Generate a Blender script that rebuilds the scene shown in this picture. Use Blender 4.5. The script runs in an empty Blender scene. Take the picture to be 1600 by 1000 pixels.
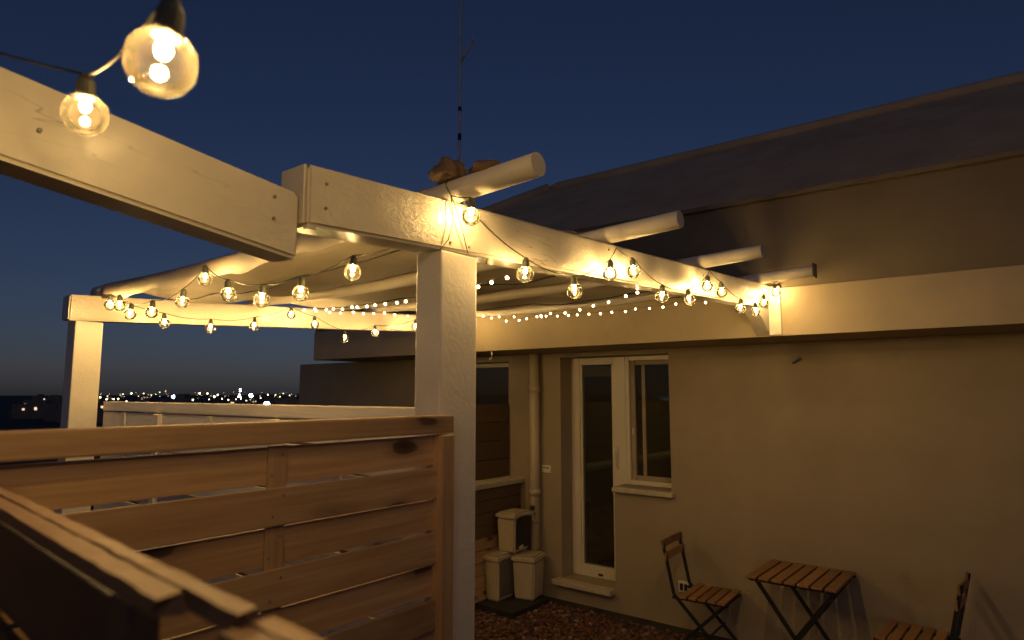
import bpy, bmesh, math, random
from mathutils import Vector, Matrix
random.seed(7)
R = math.radians
scene = bpy.context.scene
col = scene.collection

# ------------------------------------------------------------------ camera
cam_d = bpy.data.cameras.new('camera')
cam = bpy.data.objects.new('camera', cam_d)
col.objects.link(cam)
cam.location = (0, 0, 1.85)
cam.rotation_euler = (R(90 + 6.316), 0, R(38.45))
cam_d.sensor_width = 36.0
cam_d.lens = 1030.0 / 1600.0 * 36.0
cam_d.clip_start = 0.02
cam_d.clip_end = 12000
cam_d.dof.use_dof = True
cam_d.dof.focus_distance = 3.2
cam_d.dof.aperture_fstop = 4.6
scene.camera = cam

# ------------------------------------------------------------------ sky (late dusk: a dim blue sky, light from behind the camera)
world = bpy.data.worlds.new('World')
scene.world = world
world.use_nodes = True
wn = world.node_tree
sky = wn.nodes.new('ShaderNodeTexSky')
sky.sky_type = 'NISHITA'
sky.sun_disc = False
sky.sun_elevation = R(15.0)
sky.sun_rotation = R(140)
sky.air_density = 1.0
sky.dust_density = 1.0
sky.ozone_density = 5.2
bg = wn.nodes['Background']
bg.inputs['Strength'].default_value = 0.0145
tint = wn.nodes.new('ShaderNodeMix')
tint.data_type = 'RGBA'
tint.blend_type = 'MULTIPLY'
tint.inputs['Factor'].default_value = 1.0
tint.inputs['B'].default_value = (1.12, 0.88, 1.05, 1)
wn.links.new(sky.outputs[0], tint.inputs['A'])
wn.links.new(tint.outputs['Result'], bg.inputs['Color'])

scene.view_settings.view_transform = 'Standard'
scene.view_settings.look = 'None'
scene.view_settings.gamma = 1.0
scene.view_settings.use_curve_mapping = False
scene.view_settings.exposure = 0.0
scene.cycles.use_denoising = True
scene.cycles.max_bounces = 8
scene.cycles.transparent_max_bounces = 24
scene.cycles.sample_clamp_indirect = 4.0
scene.cycles.caustics_reflective = False
scene.cycles.caustics_refractive = False
scene.cycles.use_light_tree = True

BULB = (1.0, 0.64, 0.23)
S_BULB = 1380.0
S_FAIRY = 45.0

# ------------------------------------------------------------------ materials
def new_mat(name):
    m = bpy.data.materials.new(name)
    m.use_nodes = True
    nt = m.node_tree
    return m, nt, nt.nodes['Principled BSDF']

def node(nt, kind, **kw):
    n = nt.nodes.new(kind)
    for k, v in kw.items():
        if k in n.inputs:
            n.inputs[k].default_value = v
        else:
            setattr(n, k, v)
    return n

def ramp(nt, stops):
    r = nt.nodes.new('ShaderNodeValToRGB')
    e = r.color_ramp.elements
    while len(e) < len(stops):
        e.new(0.5)
    for el, (p, c) in zip(e, stops):
        el.position = p
        el.color = (*c, 1)
    return r

def paint(name, c, rough=0.6, scale=6.0, var=0.12, bump=0.15, bscale=60.0, stain=None, coat=0.0, bdist=0.01):
    m, nt, b = new_mat(name)
    L = nt.links.new
    tc = node(nt, 'ShaderNodeTexCoord')
    n1 = node(nt, 'ShaderNodeTexNoise', Scale=scale, Detail=6.0, Roughness=0.6)
    L(tc.outputs['Object'], n1.inputs['Vector'])
    lo = tuple(x * (1 - var) for x in c)
    hi = tuple(min(1, x * (1 + var)) for x in c)
    r = ramp(nt, [(0.3, lo), (0.7, hi)])
    L(n1.outputs['Fac'], r.inputs['Fac'])
    out = r.outputs['Color']
    if stain:
        n3 = node(nt, 'ShaderNodeTexNoise', Scale=scale * 0.55, Detail=9.0, Roughness=0.7, Distortion=1.2)
        L(tc.outputs['Object'], n3.inputs['Vector'])
        r3 = ramp(nt, [(0.60, (0, 0, 0)), (0.72, (1, 1, 1))])
        L(n3.outputs['Fac'], r3.inputs['Fac'])
        mx = node(nt, 'ShaderNodeMix', data_type='RGBA')
        ml = node(nt, 'ShaderNodeMath', operation='MULTIPLY')
        ml.inputs[1].default_value = 0.55
        L(r3.outputs['Color'], ml.inputs[0])
        L(ml.outputs[0], mx.inputs['Factor'])
        L(out, mx.inputs['A'])
        mx.inputs['B'].default_value = (*stain, 1)
        out = mx.outputs['Result']
    if stain:
        nc = node(nt, 'ShaderNodeTexNoise', Scale=0.9, Detail=7.0, Roughness=0.55, Distortion=0.3)
        L(tc.outputs['Object'], nc.inputs['Vector'])
        rc_ = ramp(nt, [(0.0, (0, 0, 0)), (0.5395, (0, 0, 0)), (0.5410, (1, 1, 1)), (0.5425, (0, 0, 0))])
        L(nc.outputs['Fac'], rc_.inputs['Fac'])
        ng = node(nt, 'ShaderNodeTexNoise', Scale=1.3, Detail=1.0)
        L(tc.outputs['Object'], ng.inputs['Vector'])
        rg_ = ramp(nt, [(0.52, (0, 0, 0)), (0.60, (0.7, 0.7, 0.7))])
        L(ng.outputs['Fac'], rg_.inputs['Fac'])
        mc = node(nt, 'ShaderNodeMath', operation='MULTIPLY')
        L(rc_.outputs['Color'], mc.inputs[0]); L(rg_.outputs['Color'], mc.inputs[1])
        mxc = node(nt, 'ShaderNodeMix', data_type='RGBA')
        L(mc.outputs[0], mxc.inputs['Factor']); L(out, mxc.inputs['A'])
        mxc.inputs['B'].default_value = (c[0] * .45, c[1] * .42, c[2] * .40, 1)
        out = mxc.outputs['Result']
    L(out, b.inputs['Base Color'])
    n2 = node(nt, 'ShaderNodeTexNoise', Scale=bscale, Detail=5.0, Roughness=0.6)
    L(tc.outputs['Object'], n2.inputs['Vector'])
    bp = node(nt, 'ShaderNodeBump', Strength=bump, Distance=bdist)
    L(n2.outputs['Fac'], bp.inputs['Height'])
    L(bp.outputs['Normal'], b.inputs['Normal'])
    b.inputs['Roughness'].default_value = rough
    b.inputs['Coat Weight'].default_value = coat
    b.inputs['Coat Roughness'].default_value = 0.2
    return m

def wood(name, c1, c2, knot, rough=0.55, knots=True):
    """boards run along local X; every object takes its own stretch of grain"""
    m, nt, b = new_mat(name)
    L = nt.links.new
    tc = node(nt, 'ShaderNodeTexCoord')
    oi = node(nt, 'ShaderNodeObjectInfo')
    off = node(nt, 'ShaderNodeVectorMath', operation='SCALE')
    cmb = node(nt, 'ShaderNodeCombineXYZ')
    for i, k in enumerate((37.0, 11.0, 23.0)):
        mm = node(nt, 'ShaderNodeMath', operation='MULTIPLY')
        mm.inputs[1].default_value = k
        L(oi.outputs['Random'], mm.inputs[0])
        L(mm.outputs[0], cmb.inputs[i])
    add = node(nt, 'ShaderNodeVectorMath', operation='ADD')
    L(tc.outputs['Object'], add.inputs[0])
    L(cmb.outputs[0], add.inputs[1])
    mp = node(nt, 'ShaderNodeMapping')
    mp.inputs['Scale'].default_value = (1.6, 22.0, 22.0)
    L(add.outputs[0], mp.inputs['Vector'])
    n1 = node(nt, 'ShaderNodeTexNoise', Scale=1.5, Detail=8.0, Roughness=0.62, Distortion=0.5)
    L(mp.outputs[0], n1.inputs['Vector'])
    mpf = node(nt, 'ShaderNodeMapping')
    mpf.inputs['Scale'].default_value = (2.5, 150.0, 150.0)
    L(add.outputs[0], mpf.inputs['Vector'])
    nf = node(nt, 'ShaderNodeTexNoise', Scale=1.0, Detail=4.0, Roughness=0.6)
    L(mpf.outputs[0], nf.inputs['Vector'])
    gm = node(nt, 'ShaderNodeMath', operation='MULTIPLY_ADD')
    gm.inputs[1].default_value = 0.55
    L(nf.outputs['Fac'], gm.inputs[0])
    gs = node(nt, 'ShaderNodeMath', operation='SUBTRACT')
    gs.inputs[1].default_value = 0.275
    L(n1.outputs['Fac'], gs.inputs[0])
    L(gs.outputs[0], gm.inputs[2])
    r = ramp(nt, [(0.28, c1), (0.72, c2)])
    L(gm.outputs[0], r.inputs['Fac'])
    # board-to-board tone
    hs = node(nt, 'ShaderNodeHueSaturation')
    mr = node(nt, 'ShaderNodeMapRange')
    mr.inputs['To Min'].default_value = 0.72
    mr.inputs['To Max'].default_value = 1.22
    L(oi.outputs['Random'], mr.inputs['Value'])
    L(mr.outputs[0], hs.inputs['Value'])
    L(r.outputs['Color'], hs.inputs['Color'])
    out = hs.outputs['Color']
    if knots:
        mp2 = node(nt, 'ShaderNodeMapping')
        mp2.inputs['Scale'].default_value = (3.0, 8.0, 8.0)
        L(add.outputs[0], mp2.inputs['Vector'])
        nd = node(nt, 'ShaderNodeTexNoise', Scale=3.0, Detail=2.0)
        L(mp2.outputs[0], nd.inputs['Vector'])
        dist = node(nt, 'ShaderNodeVectorMath', operation='MULTIPLY_ADD')
        dist.inputs[1].default_value = (0.16, 0.16, 0.16)
        L(nd.outputs['Color'], dist.inputs[0])
        L(mp2.outputs[0], dist.inputs[2])
        vo = node(nt, 'ShaderNodeTexVoronoi', Scale=1.0)
        L(dist.outputs[0], vo.inputs['Vector'])
        r2 = ramp(nt, [(0.0, (1, 1, 1)), (0.12, (0.85, 0.85, 0.85)), (0.15, (0.3, 0.3, 0.3)), (0.26, (0, 0, 0))])
        L(vo.outputs['Distance'], r2.inputs['Fac'])
        mx = node(nt, 'ShaderNodeMix', data_type='RGBA')
        L(r2.outputs['Color'], mx.inputs['Factor'])
        L(out, mx.inputs['A'])
        mx.inputs['B'].default_value = (*knot, 1)
        out = mx.outputs['Result']
    L(out, b.inputs['Base Color'])
    bp = node(nt, 'ShaderNodeBump', Strength=0.25, Distance=0.003)
    L(n1.outputs['Fac'], bp.inputs['Height'])
    L(bp.outputs['Normal'], b.inputs['Normal'])
    b.inputs['Roughness'].default_value = rough
    return m

def emit(name, c, s):
    m = bpy.data.materials.new(name)
    m.use_nodes = True
    nt = m.node_tree
    nt.nodes.clear()
    e = node(nt, 'ShaderNodeEmission')
    e.inputs['Color'].default_value = (*c, 1)
    e.inputs['Strength'].default_value = s
    o = node(nt, 'ShaderNodeOutputMaterial')
    nt.links.new(e.outputs[0], o.inputs[0])
    return m

def thin_glass(name, tint=(1, 1, 1), gloss=1.0, film=0.0, film_col=(0.9, 0.8, 0.6), rough=0.02, rim=0.0):
    """a thin sheet: mostly clear, mirror-like at a glancing angle, with a faint scattering film"""
    m = bpy.data.materials.new(name)
    m.use_nodes = True
    nt = m.node_tree
    nt.nodes.clear()
    L = nt.links.new
    tr = node(nt, 'ShaderNodeBsdfTransparent')
    tr.inputs['Color'].default_value = (*tint, 1)
    gl = node(nt, 'ShaderNodeBsdfGlossy', Roughness=rough)
    fr = node(nt, 'ShaderNodeFresnel', IOR=1.5)
    ml = node(nt, 'ShaderNodeMath', operation='MULTIPLY')
    ml.inputs[1].default_value = gloss
    L(fr.outputs[0], ml.inputs[0])
    mx = node(nt, 'ShaderNodeMixShader')
    L(ml.outputs[0], mx.inputs[0])
    L(tr.outputs[0], mx.inputs[1])
    L(gl.outputs[0], mx.inputs[2])
    last = mx
    if film > 0:
        tl = node(nt, 'ShaderNodeBsdfTranslucent')
        tl.inputs['Color'].default_value = (*film_col, 1)
        df = node(nt, 'ShaderNodeBsdfDiffuse')
        df.inputs['Color'].default_value = (*film_col, 1)
        m2 = node(nt, 'ShaderNodeMixShader')
        m2.inputs[0].default_value = 0.5
        L(tl.outputs[0], m2.inputs[1])
        L(df.outputs[0], m2.inputs[2])
        lw = node(nt, 'ShaderNodeLayerWeight', Blend=0.25)
        mr = node(nt, 'ShaderNodeMath', operation='MULTIPLY_ADD')
        mr.inputs[1].default_value = rim
        mr.inputs[2].default_value = film
        L(lw.outputs['Facing'], mr.inputs[0])
        m3 = node(nt, 'ShaderNodeMixShader')
        L(mr.outputs[0], m3.inputs[0])
        L(mx.outputs[0], m3.inputs[1])
        L(m2.outputs[0], m3.inputs[2])
        last = m3
    o = node(nt, 'ShaderNodeOutputMaterial')
    L(last.outputs[0], o.inputs[0])
    return m

def wrapped(name, c):
    """painted, film-wrapped timber: crumpled relief, long hairline cracks, satin gloss"""
    m, nt, b = new_mat(name)
    L = nt.links.new
    tc = node(nt, 'ShaderNodeTexCoord')
    n1 = node(nt, 'ShaderNodeTexNoise', Scale=4.0, Detail=7.0, Roughness=0.65)
    L(tc.outputs['Object'], n1.inputs['Vector'])
    r = ramp(nt, [(0.3, tuple(x * .88 for x in c)), (0.7, tuple(x * 1.06 for x in c))])
    L(n1.outputs['Fac'], r.inputs['Fac'])
    mp = node(nt, 'ShaderNodeMapping')
    mp.inputs['Scale'].default_value = (9.0, 0.9, 9.0)
    L(tc.outputs['Object'], mp.inputs['Vector'])
    n2 = node(nt, 'ShaderNodeTexNoise', Scale=2.2, Detail=3.0, Roughness=0.4)
    L(mp.outputs[0], n2.inputs['Vector'])
    crack = ramp(nt, [(0.0, (0, 0, 0)), (0.575, (0, 0, 0)), (0.580, (1, 1, 1)), (0.586, (0, 0, 0))])
    L(n2.outputs['Fac'], crack.inputs['Fac'])
    n3 = node(nt, 'ShaderNodeTexNoise', Scale=3.0, Detail=2.0)
    L(tc.outputs['Object'], n3.inputs['Vector'])
    gate = ramp(nt, [(0.50, (0, 0, 0)), (0.62, (1, 1, 1))])
    L(n3.outputs['Fac'], gate.inputs['Fac'])
    ml = node(nt, 'ShaderNodeMath', operation='MULTIPLY')
    L(crack.outputs['Color'], ml.inputs[0]); L(gate.outputs['Color'], ml.inputs[1])
    mx = node(nt, 'ShaderNodeMix', data_type='RGBA')
    L(ml.outputs[0], mx.inputs['Factor']); L(r.outputs['Color'], mx.inputs['A'])
    mx.inputs['B'].default_value = (c[0] * .35, c[1] * .30, c[2] * .25, 1)
    L(mx.outputs['Result'], b.inputs['Base Color'])
    w1 = node(nt, 'ShaderNodeTexNoise', Scale=26.0, Detail=6.0, Roughness=0.7, Distortion=1.6)
    L(tc.outputs['Object'], w1.inputs['Vector'])
    mp2 = node(nt, 'ShaderNodeMapping')
    mp2.inputs['Scale'].default_value = (3.0, 10.0, 26.0)
    L(tc.outputs['Object'], mp2.inputs['Vector'])
    w2 = node(nt, 'ShaderNodeTexNoise', Scale=2.2, Detail=4.0, Roughness=0.6, Distortion=1.2)
    L(mp2.outputs[0], w2.inputs['Vector'])
    n4 = node(nt, 'ShaderNodeTexNoise', Scale=2.6, Detail=2.0)
    L(tc.outputs['Object'], n4.inputs['Vector'])
    g2 = ramp(nt, [(0.42, (.12, .12, .12)), (0.60, (1, 1, 1))])
    L(n4.outputs['Fac'], g2.inputs['Fac'])
    ad = node(nt, 'ShaderNodeMath', operation='ADD')
    L(w1.outputs['Fac'], ad.inputs[0]); L(w2.outputs['Fac'], ad.inputs[1])
    m2 = node(nt, 'ShaderNodeMath', operation='MULTIPLY')
    L(ad.outputs[0], m2.inputs[0]); L(g2.outputs['Color'], m2.inputs[1])
    bp = node(nt, 'ShaderNodeBump', Strength=0.55, Distance=0.006)
    L(m2.outputs[0], bp.inputs['Height'])
    L(bp.outputs['Normal'], b.inputs['Normal'])
    b.inputs['Roughness'].default_value = 0.36
    b.inputs['Coat Weight'].default_value = 0.2
    b.inputs['Coat Roughness'].default_value = 0.18
    return m

M = {}
M['beam'] = wrapped('white_wrapped_beam', (0.62, 0.56, 0.46))
M['post'] = paint('white_painted_post', (0.76, 0.70, 0.60), 0.45, 5.0, 0.08, 0.30, 70.0, coat=0.1, bdist=0.005)
M['pole'] = paint('white_round_pole', (0.66, 0.60, 0.50), 0.5, 4.0, 0.1, 0.15, 30.0)
M['wall'] = paint('beige_stucco', (0.34, 0.275, 0.19), 0.85, 2.2, 0.10, 0.5, 110.0, stain=(0.24, 0.19, 0.13), bdist=0.006)
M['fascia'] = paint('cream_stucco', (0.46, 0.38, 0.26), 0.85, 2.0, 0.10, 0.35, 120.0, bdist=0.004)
M['upper_band'] = paint('shade_toned_render', (0.185, 0.150, 0.105), 0.9, 2.0, 0.12, 0.35, 120.0, bdist=0.004)  # fascia stucco darkened: weaker light on the upper band put into the colour
M['roof'] = paint('dark_roof_membrane', (0.55, 0.40, 0.25), 1.0, 3.0, 0.15, 0.4, 40.0)
M['roof'].node_tree.nodes['Principled BSDF'].inputs['Specular IOR Level'].default_value = 0.05
M['pvc'] = paint('white_pvc', (0.68, 0.62, 0.50), 0.35, 3.0, 0.05, 0.02, 30.0)
M['sill'] = paint('pale_stone', (0.50, 0.44, 0.34), 0.6, 14.0, 0.15, 0.2, 90.0)
M['pipe'] = paint('painted_pipe', (0.46, 0.39, 0.28), 0.45, 4.0, 0.1, 0.05, 30.0)
M['dark'] = paint('black_bitumen', (0.030, 0.025, 0.024), 0.8, 6.0, 0.3, 0.4, 50.0)
M['room'] = paint('dark_room', (0.05, 0.045, 0.04), 0.9)
M['blind'] = paint('beige_blind', (0.34, 0.28, 0.19), 0.8)
M['curtain'] = paint('olive_curtain', (0.13, 0.12, 0.085), 0.9)
M['mast'] = paint('pale_mast', (0.62, 0.60, 0.56), 0.5)
M['metal'] = paint('black_steel', (0.018, 0.018, 0.022), 0.4, 20.0, 0.2, 0.05, 80.0)
M['galv'] = paint('grey_steel', (0.22, 0.21, 0.20), 0.45, 20.0, 0.2, 0.05, 80.0)
M['plastic'] = paint('beige_plastic', (0.50, 0.42, 0.30), 0.45, 5.0, 0.08, 0.05, 60.0)
M['bin_dark'] = paint('dark_bin_liner', (0.018, 0.020, 0.032), 0.35)
M['bin_grey'] = paint('grey_bin_flap', (0.12, 0.11, 0.10), 0.4)
M['paper'] = paint('crumpled_paper', (0.55, 0.48, 0.36), 0.8, 9.0, 0.2, 0.5, 30.0)
M['white_plastic'] = paint('white_plastic', (0.72, 0.68, 0.60), 0.35)
M['cord'] = paint('dark_green_cord', (0.035, 0.038, 0.025), 0.55)
M['socket'] = paint('dark_green_socket', (0.10, 0.10, 0.065), 0.5)
M['cloth'] = paint('brown_rag', (0.16, 0.10, 0.06), 0.9, 12.0, 0.3, 0.6, 30.0)
M['foil'] = paint('silver_tape', (0.55, 0.52, 0.46), 0.3, 9.0, 0.2, 0.5, 25.0)
M['pine'] = wood('pine', (0.40, 0.235, 0.112), (0.60, 0.385, 0.205), (0.065, 0.030, 0.018))
M['rail_wood'] = wood('orange_rail', (0.27, 0.14, 0.055), (0.44, 0.25, 0.105), (0.06, 0.03, 0.018))
M['pine_dark'] = wood('dark_shaded_plank', (0.085, 0.052, 0.030), (0.135, 0.085, 0.050), (0.04, 0.02, 0.014))  # dark brown; tone includes the shade on the parapet fence and near boards
M['pale_wood'] = wood('weathered_pale_wood', (0.56, 0.50, 0.42), (0.74, 0.68, 0.59), (0.22, 0.17, 0.12), 0.7)
M['acacia'] = wood('acacia_slat', (0.22, 0.105, 0.040), (0.36, 0.19, 0.08), (0.10, 0.05, 0.025), 0.45, knots=False)
M['floor'] = paint('terrace_floor', (0.06, 0.045, 0.04), 0.9, 3.0, 0.3, 0.4, 40.0)
M['plinth'] = paint('dark_concrete', (0.022, 0.018, 0.016), 0.9, 5.0, 0.3, 0.4, 40.0)
M['city'] = paint('far_ground', (0.02, 0.02, 0.022), 0.95, 0.01, 0.3, 0.0)
M['hill'] = paint('far_hill', (0.03, 0.03, 0.03), 0.95, 0.01, 0.3, 0.0)
M['city_wall'] = paint('city_wall', (0.16, 0.14, 0.12), 0.9, 0.2, 0.2, 0.0)
M['filament'] = emit('glowing_filament', BULB, S_BULB)
M['fairy'] = emit('fairy_glow', (1.0, 0.66, 0.28), S_FAIRY)
M['lamp_warm'] = emit('lamp_warm', (1.0, 0.76, 0.42), 9.0)
M['lamp_orange'] = emit('lamp_orange', (1.0, 0.52, 0.18), 6.0)
M['lamp_white'] = emit('lamp_white', (0.72, 0.90, 1.0), 60.0)
M['lamp_blue'] = emit('lamp_blue', (0.50, 0.66, 1.0), 60.0)
M['lit_window'] = emit('lit_window', (1.0, 0.75, 0.45), 1.2)
M['glass_bulb'] = thin_glass('clear_bulb_glass', (0.99, 0.97, 0.92), 1.0, 0.006, (1.0, 0.9, 0.7), 0.02, 0.03)
M['pane'] = thin_glass('window_glass', (0.72, 0.72, 0.66), 1.8, 0.07, (0.55, 0.52, 0.40), 0.02, 0.03)  # diffuse film tone stands in for the lit terrace mirrored in the glass

# translucent canvas
m, nt, b = new_mat('cream_canvas')
L = nt.links.new
tc = node(nt, 'ShaderNodeTexCoord')
n1 = node(nt, 'ShaderNodeTexNoise', Scale=2.5, Detail=5.0)
L(tc.outputs['Object'], n1.inputs['Vector'])
rr = ramp(nt, [(0.3, (0.52, 0.45, 0.34)), (0.7, (0.64, 0.57, 0.45))])
L(n1.outputs['Fac'], rr.inputs['Fac'])
L(rr.outputs['Color'], b.inputs['Base Color'])
b.inputs['Roughness'].default_value = 0.8
n2 = node(nt, 'ShaderNodeTexNoise', Scale=5.0, Detail=4.0, Distortion=0.8)
mp = node(nt, 'ShaderNodeMapping')
mp.inputs['Scale'].default_value = (0.6, 2.2, 1)
L(tc.outputs['Object'], mp.inputs['Vector'])
L(mp.outputs[0], n2.inputs['Vector'])
bp = node(nt, 'ShaderNodeBump', Strength=0.3, Distance=0.02)
L(n2.outputs['Fac'], bp.inputs['Height'])
L(bp.outputs['Normal'], b.inputs['Normal'])
tl = node(nt, 'ShaderNodeBsdfTranslucent')
L(rr.outputs['Color'], tl.inputs['Color'])
mx = node(nt, 'ShaderNodeMixShader')
mx.inputs[0].default_value = 0.2
L(b.outputs[0], mx.inputs[1])
L(tl.outputs[0], mx.inputs[2])
L(mx.outputs[0], nt.nodes['Material Output'].inputs[0])
M['canvas'] = m

# pebbles: colour differs from stone to stone
m, nt, b = new_mat('red_brown_gravel')
L = nt.links.new
ge = node(nt, 'ShaderNodeNewGeometry')
rr = ramp(nt, [(0.0, (0.05, 0.018, 0.014)), (0.35, (0.12, 0.040, 0.028)), (0.6, (0.17, 0.06, 0.04)), (0.85, (0.10, 0.07, 0.055)), (1.0, (0.30, 0.22, 0.17))])
L(ge.outputs['Random Per Island'], rr.inputs['Fac'])
L(rr.outputs['Color'], b.inputs['Base Color'])
b.inputs['Roughness'].default_value = 0.7
M['gravel'] = m

# ------------------------------------------------------------------ mesh helpers
def link(o, parent=None):
    col.objects.link(o)
    if parent is not None:
        o.parent = parent
    return o

def empty(name, loc=(0, 0, 0), rz=0.0):
    o = bpy.data.objects.new(name, None)
    o.location = loc
    o.rotation_euler = (0, 0, rz)
    o.empty_display_size = 0.1
    return link(o)

def tag(o, label=None, cat=None, group=None, kind=None):
    if label: o['label'] = label
    if cat: o['category'] = cat
    if group: o['group'] = group
    if kind: o['kind'] = kind
    return o

def bm_obj(name, bm, mat, parent=None, smooth=False, loc=(0, 0, 0), rz=0.0):
    me = bpy.data.meshes.new(name)
    bm.normal_update()
    bm.to_mesh(me)
    bm.free()
    me.materials.append(mat)
    if smooth:
        for p in me.polygons:
            p.use_smooth = True
    o = bpy.data.objects.new(name, me)
    o.location = loc
    o.rotation_euler = (0, 0, rz)
    return link(o, parent)

def add_box(bm, x0, x1, y0, y1, z0, z1, bev=0.0, mat=None):
    vs = [bm.verts.new((x, y, z)) for x in (x0, x1) for y in (y0, y1) for z in (z0, z1)]
    idx = [(0, 1, 3, 2), (4, 6, 7, 5), (0, 4, 5, 1), (2, 3, 7, 6), (0, 2, 6, 4), (1, 5, 7, 3)]
    fs = [bm.faces.new([vs[i] for i in f]) for f in idx]
    if mat is not None:
        bmesh.ops.transform(bm, matrix=mat, verts=vs)
    if bev > 0:
        es = list({e for f in fs for e in f.edges})
        bmesh.ops.bevel(bm, geom=es, offset=bev, segments=2, affect='EDGES', profile=0.6)
    return vs

def box(name, x0, x1, y0, y1, z0, z1, mat, parent=None, bev=0.0, loc=(0, 0, 0), rz=0.0):
    bm = bmesh.new()
    add_box(bm, x0, x1, y0, y1, z0, z1, bev)
    return bm_obj(name, bm, mat, parent, loc=loc, rz=rz)

def add_bar(bm, p, q, w, h, side=(0, 1, 0)):
    """flat bar from p to q, w along `side`, h across"""
    p = Vector(p); q = Vector(q)
    d = (q - p).normalized()
    s = Vector(side); s = (s - d * s.dot(d)).normalized()
    n = d.cross(s)
    vs = []
    for c in (p, q):
        for a, b_ in ((-1, -1), (1, -1), (1, 1), (-1, 1)):
            vs.append(bm.verts.new(c + s * (a * w / 2) + n * (b_ * h / 2)))
    for f in [(0, 1, 2, 3), (7, 6, 5, 4), (0, 4, 5, 1), (1, 5, 6, 2), (2, 6, 7, 3), (3, 7, 4, 0)]:
        bm.faces.new([vs[i] for i in f])

def bar(name, p, q, w, h, mat, parent=None, side=(0, 1, 0)):
    bm = bmesh.new()
    add_bar(bm, p, q, w, h, side)
    bmesh.ops.recalc_face_normals(bm, faces=bm.faces)
    return bm_obj(name, bm, mat, parent)

def add_tube(bm, pts, r, n=6, cap=True, radii=None):
    pts = [Vector(p) for p in pts]
    rings = []
    for i, p in enumerate(pts):
        a = pts[max(i - 1, 0)]; c = pts[min(i + 1, len(pts) - 1)]
        d = (c - a)
        d = d.normalized() if d.length > 1e-9 else Vector((0, 0, 1))
        ref = Vector((0, 0, 1)) if abs(d.z) < 0.9 else Vector((1, 0, 0))
        u = d.cross(ref).normalized(); v = u.cross(d)
        rad = radii[i] if radii else r
        rings.append([bm.verts.new(p + (u * math.cos(t) + v * math.sin(t)) * rad) for t in [2 * math.pi * k / n for k in range(n)]])
    for a, c in zip(rings, rings[1:]):
        for k in range(n):
            bm.faces.new((a[k], a[(k + 1) % n], c[(k + 1) % n], c[k]))
    if cap:
        bm.faces.new(rings[0][::-1]); bm.faces.new(rings[-1])
    bmesh.ops.recalc_face_normals(bm, faces=bm.faces)

def tube(name, pts, r, mat, parent=None, n=6, smooth=True, radii=None):
    bm = bmesh.new()
    add_tube(bm, pts, r, n, True, radii)
    o = bm_obj(name, bm, mat, parent)
    if smooth:
        for p in o.data.polygons:
            p.use_smooth = len(p.vertices) == 4
    return o

def share(o_src, name, parent, loc, rz=None, scale=None):
    o = o_src.copy()
    o.name = name
    o.parent = parent
    o.location = loc
    if rz is not None: o.rotation_euler = (0, 0, rz)
    if scale is not None: o.scale = scale
    col.objects.link(o)
    return o

# ------------------------------------------------------------------ setting: ground, far city, terrace
o = box('far_ground', -6000, 6000, -6000, 6000, -18.0, -17.0, M['city']); tag(o, kind='structure')
o = box('terrace_floor', -9.5, 7.0, -5.0, 4.86, -16.98, 0.08, M['floor']); tag(o, kind='structure')
o = box('kerb', -3.70, 6.0, 4.76, 4.876, 0.0, 0.088, M['dark'], bev=0.003); tag(o, kind='structure')

# gentle hills on the skyline: one ridged strip at 2.2-3.2 km
bm = bmesh.new()
rows = []
for j in range(5):
    row = []
    for i in range(90):
        a = R(30 + i * 1.3)          # azimuth measured from +X, counter-clockwise
        d = 2100 + 420 * j
        prof = (0, 0.55, 1.0, 0.7, 0)[j]
        h = 20 + 10 * math.sin(i * 0.31) + 7 * math.sin(i * 0.83 + 1) + 3 * math.sin(i * 2.1)
        row.append(bm.verts.new((math.cos(a) * d, math.sin(a) * d, -17.2 + prof * max(4, h) * 1.35)))
    rows.append(row)
for r0, r1 in zip(rows, rows[1:]):
    for i in range(89):
        bm.faces.new((r0[i], r0[i + 1], r1[i + 1], r1[i]))
o = bm_obj('hills', bm, M['hill'], smooth=True); tag(o, kind='structure')

# gravel on the terrace between fence and house
bm = bmesh.new()
rg = random.Random(3)
base = bmesh.new()
bmesh.ops.create_icosphere(base, subdivisions=1, radius=1.0)
bv = [v.co.copy() for v in base.verts]; bf = [[v.index for v in f.verts] for f in base.faces]
base.free()
verts = []; faces = []
for k in range(15500):
    if k < 5200:
        x = rg.uniform(-3.70, -0.9); y = rg.uniform(2.9, 4.75)
    else:                       # thinner cover over the rest of the yard
        x = rg.uniform(-3.70, 2.6); y = rg.uniform(0.5, 4.75)
        if x < -1.25 and y < 1.5: continue
    if x < -3.35 and y > 4.22: continue
    s = rg.uniform(0.008, 0.019) * (1.0 if k < 5200 else 1.35)
    sx, sy, sz = s * rg.uniform(0.8, 1.5), s * rg.uniform(0.7, 1.1), s * rg.uniform(0.5, 0.8)
    a = rg.uniform(0, math.pi); ca, sa = math.cos(a), math.sin(a)
    z0 = 0.08 + rg.uniform(0.002, 0.014)
    n0 = len(verts)
    for v in bv:
        j = 1 + rg.uniform(-0.18, 0.18)
        X, Y, Z = v.x * sx * j, v.y * sy * j, v.z * sz * j
        verts.append((x + X * ca - Y * sa, y + X * sa + Y * ca, z0 + Z))
    faces += [[n0 + i for i in f] for f in bf]
bm.free()
me = bpy.data.meshes.new('gravel')
me.from_pydata(verts, [], faces)
me.materials.append(M['gravel'])
o = link(bpy.data.objects.new('gravel', me))
tag(o, 'red brown gravel covering the terrace floor before the house', 'gravel', kind='stuff')

# ------------------------------------------------------------------ house
house = empty('house', (-2.0, 4.88, 0))
tag(house, 'beige rendered house with glazed door, overhanging fascia and dark pitched roof', 'house')
HL = Vector(house.location)
def hb(name, x0, x1, y0, y1, z0, z1, mat, bev=0.0, parent=None):
    return box(name, x0 - HL.x, x1 - HL.x, y0 - HL.y, y1 - HL.y, z0, z1, mat, parent or house, bev)

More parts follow.
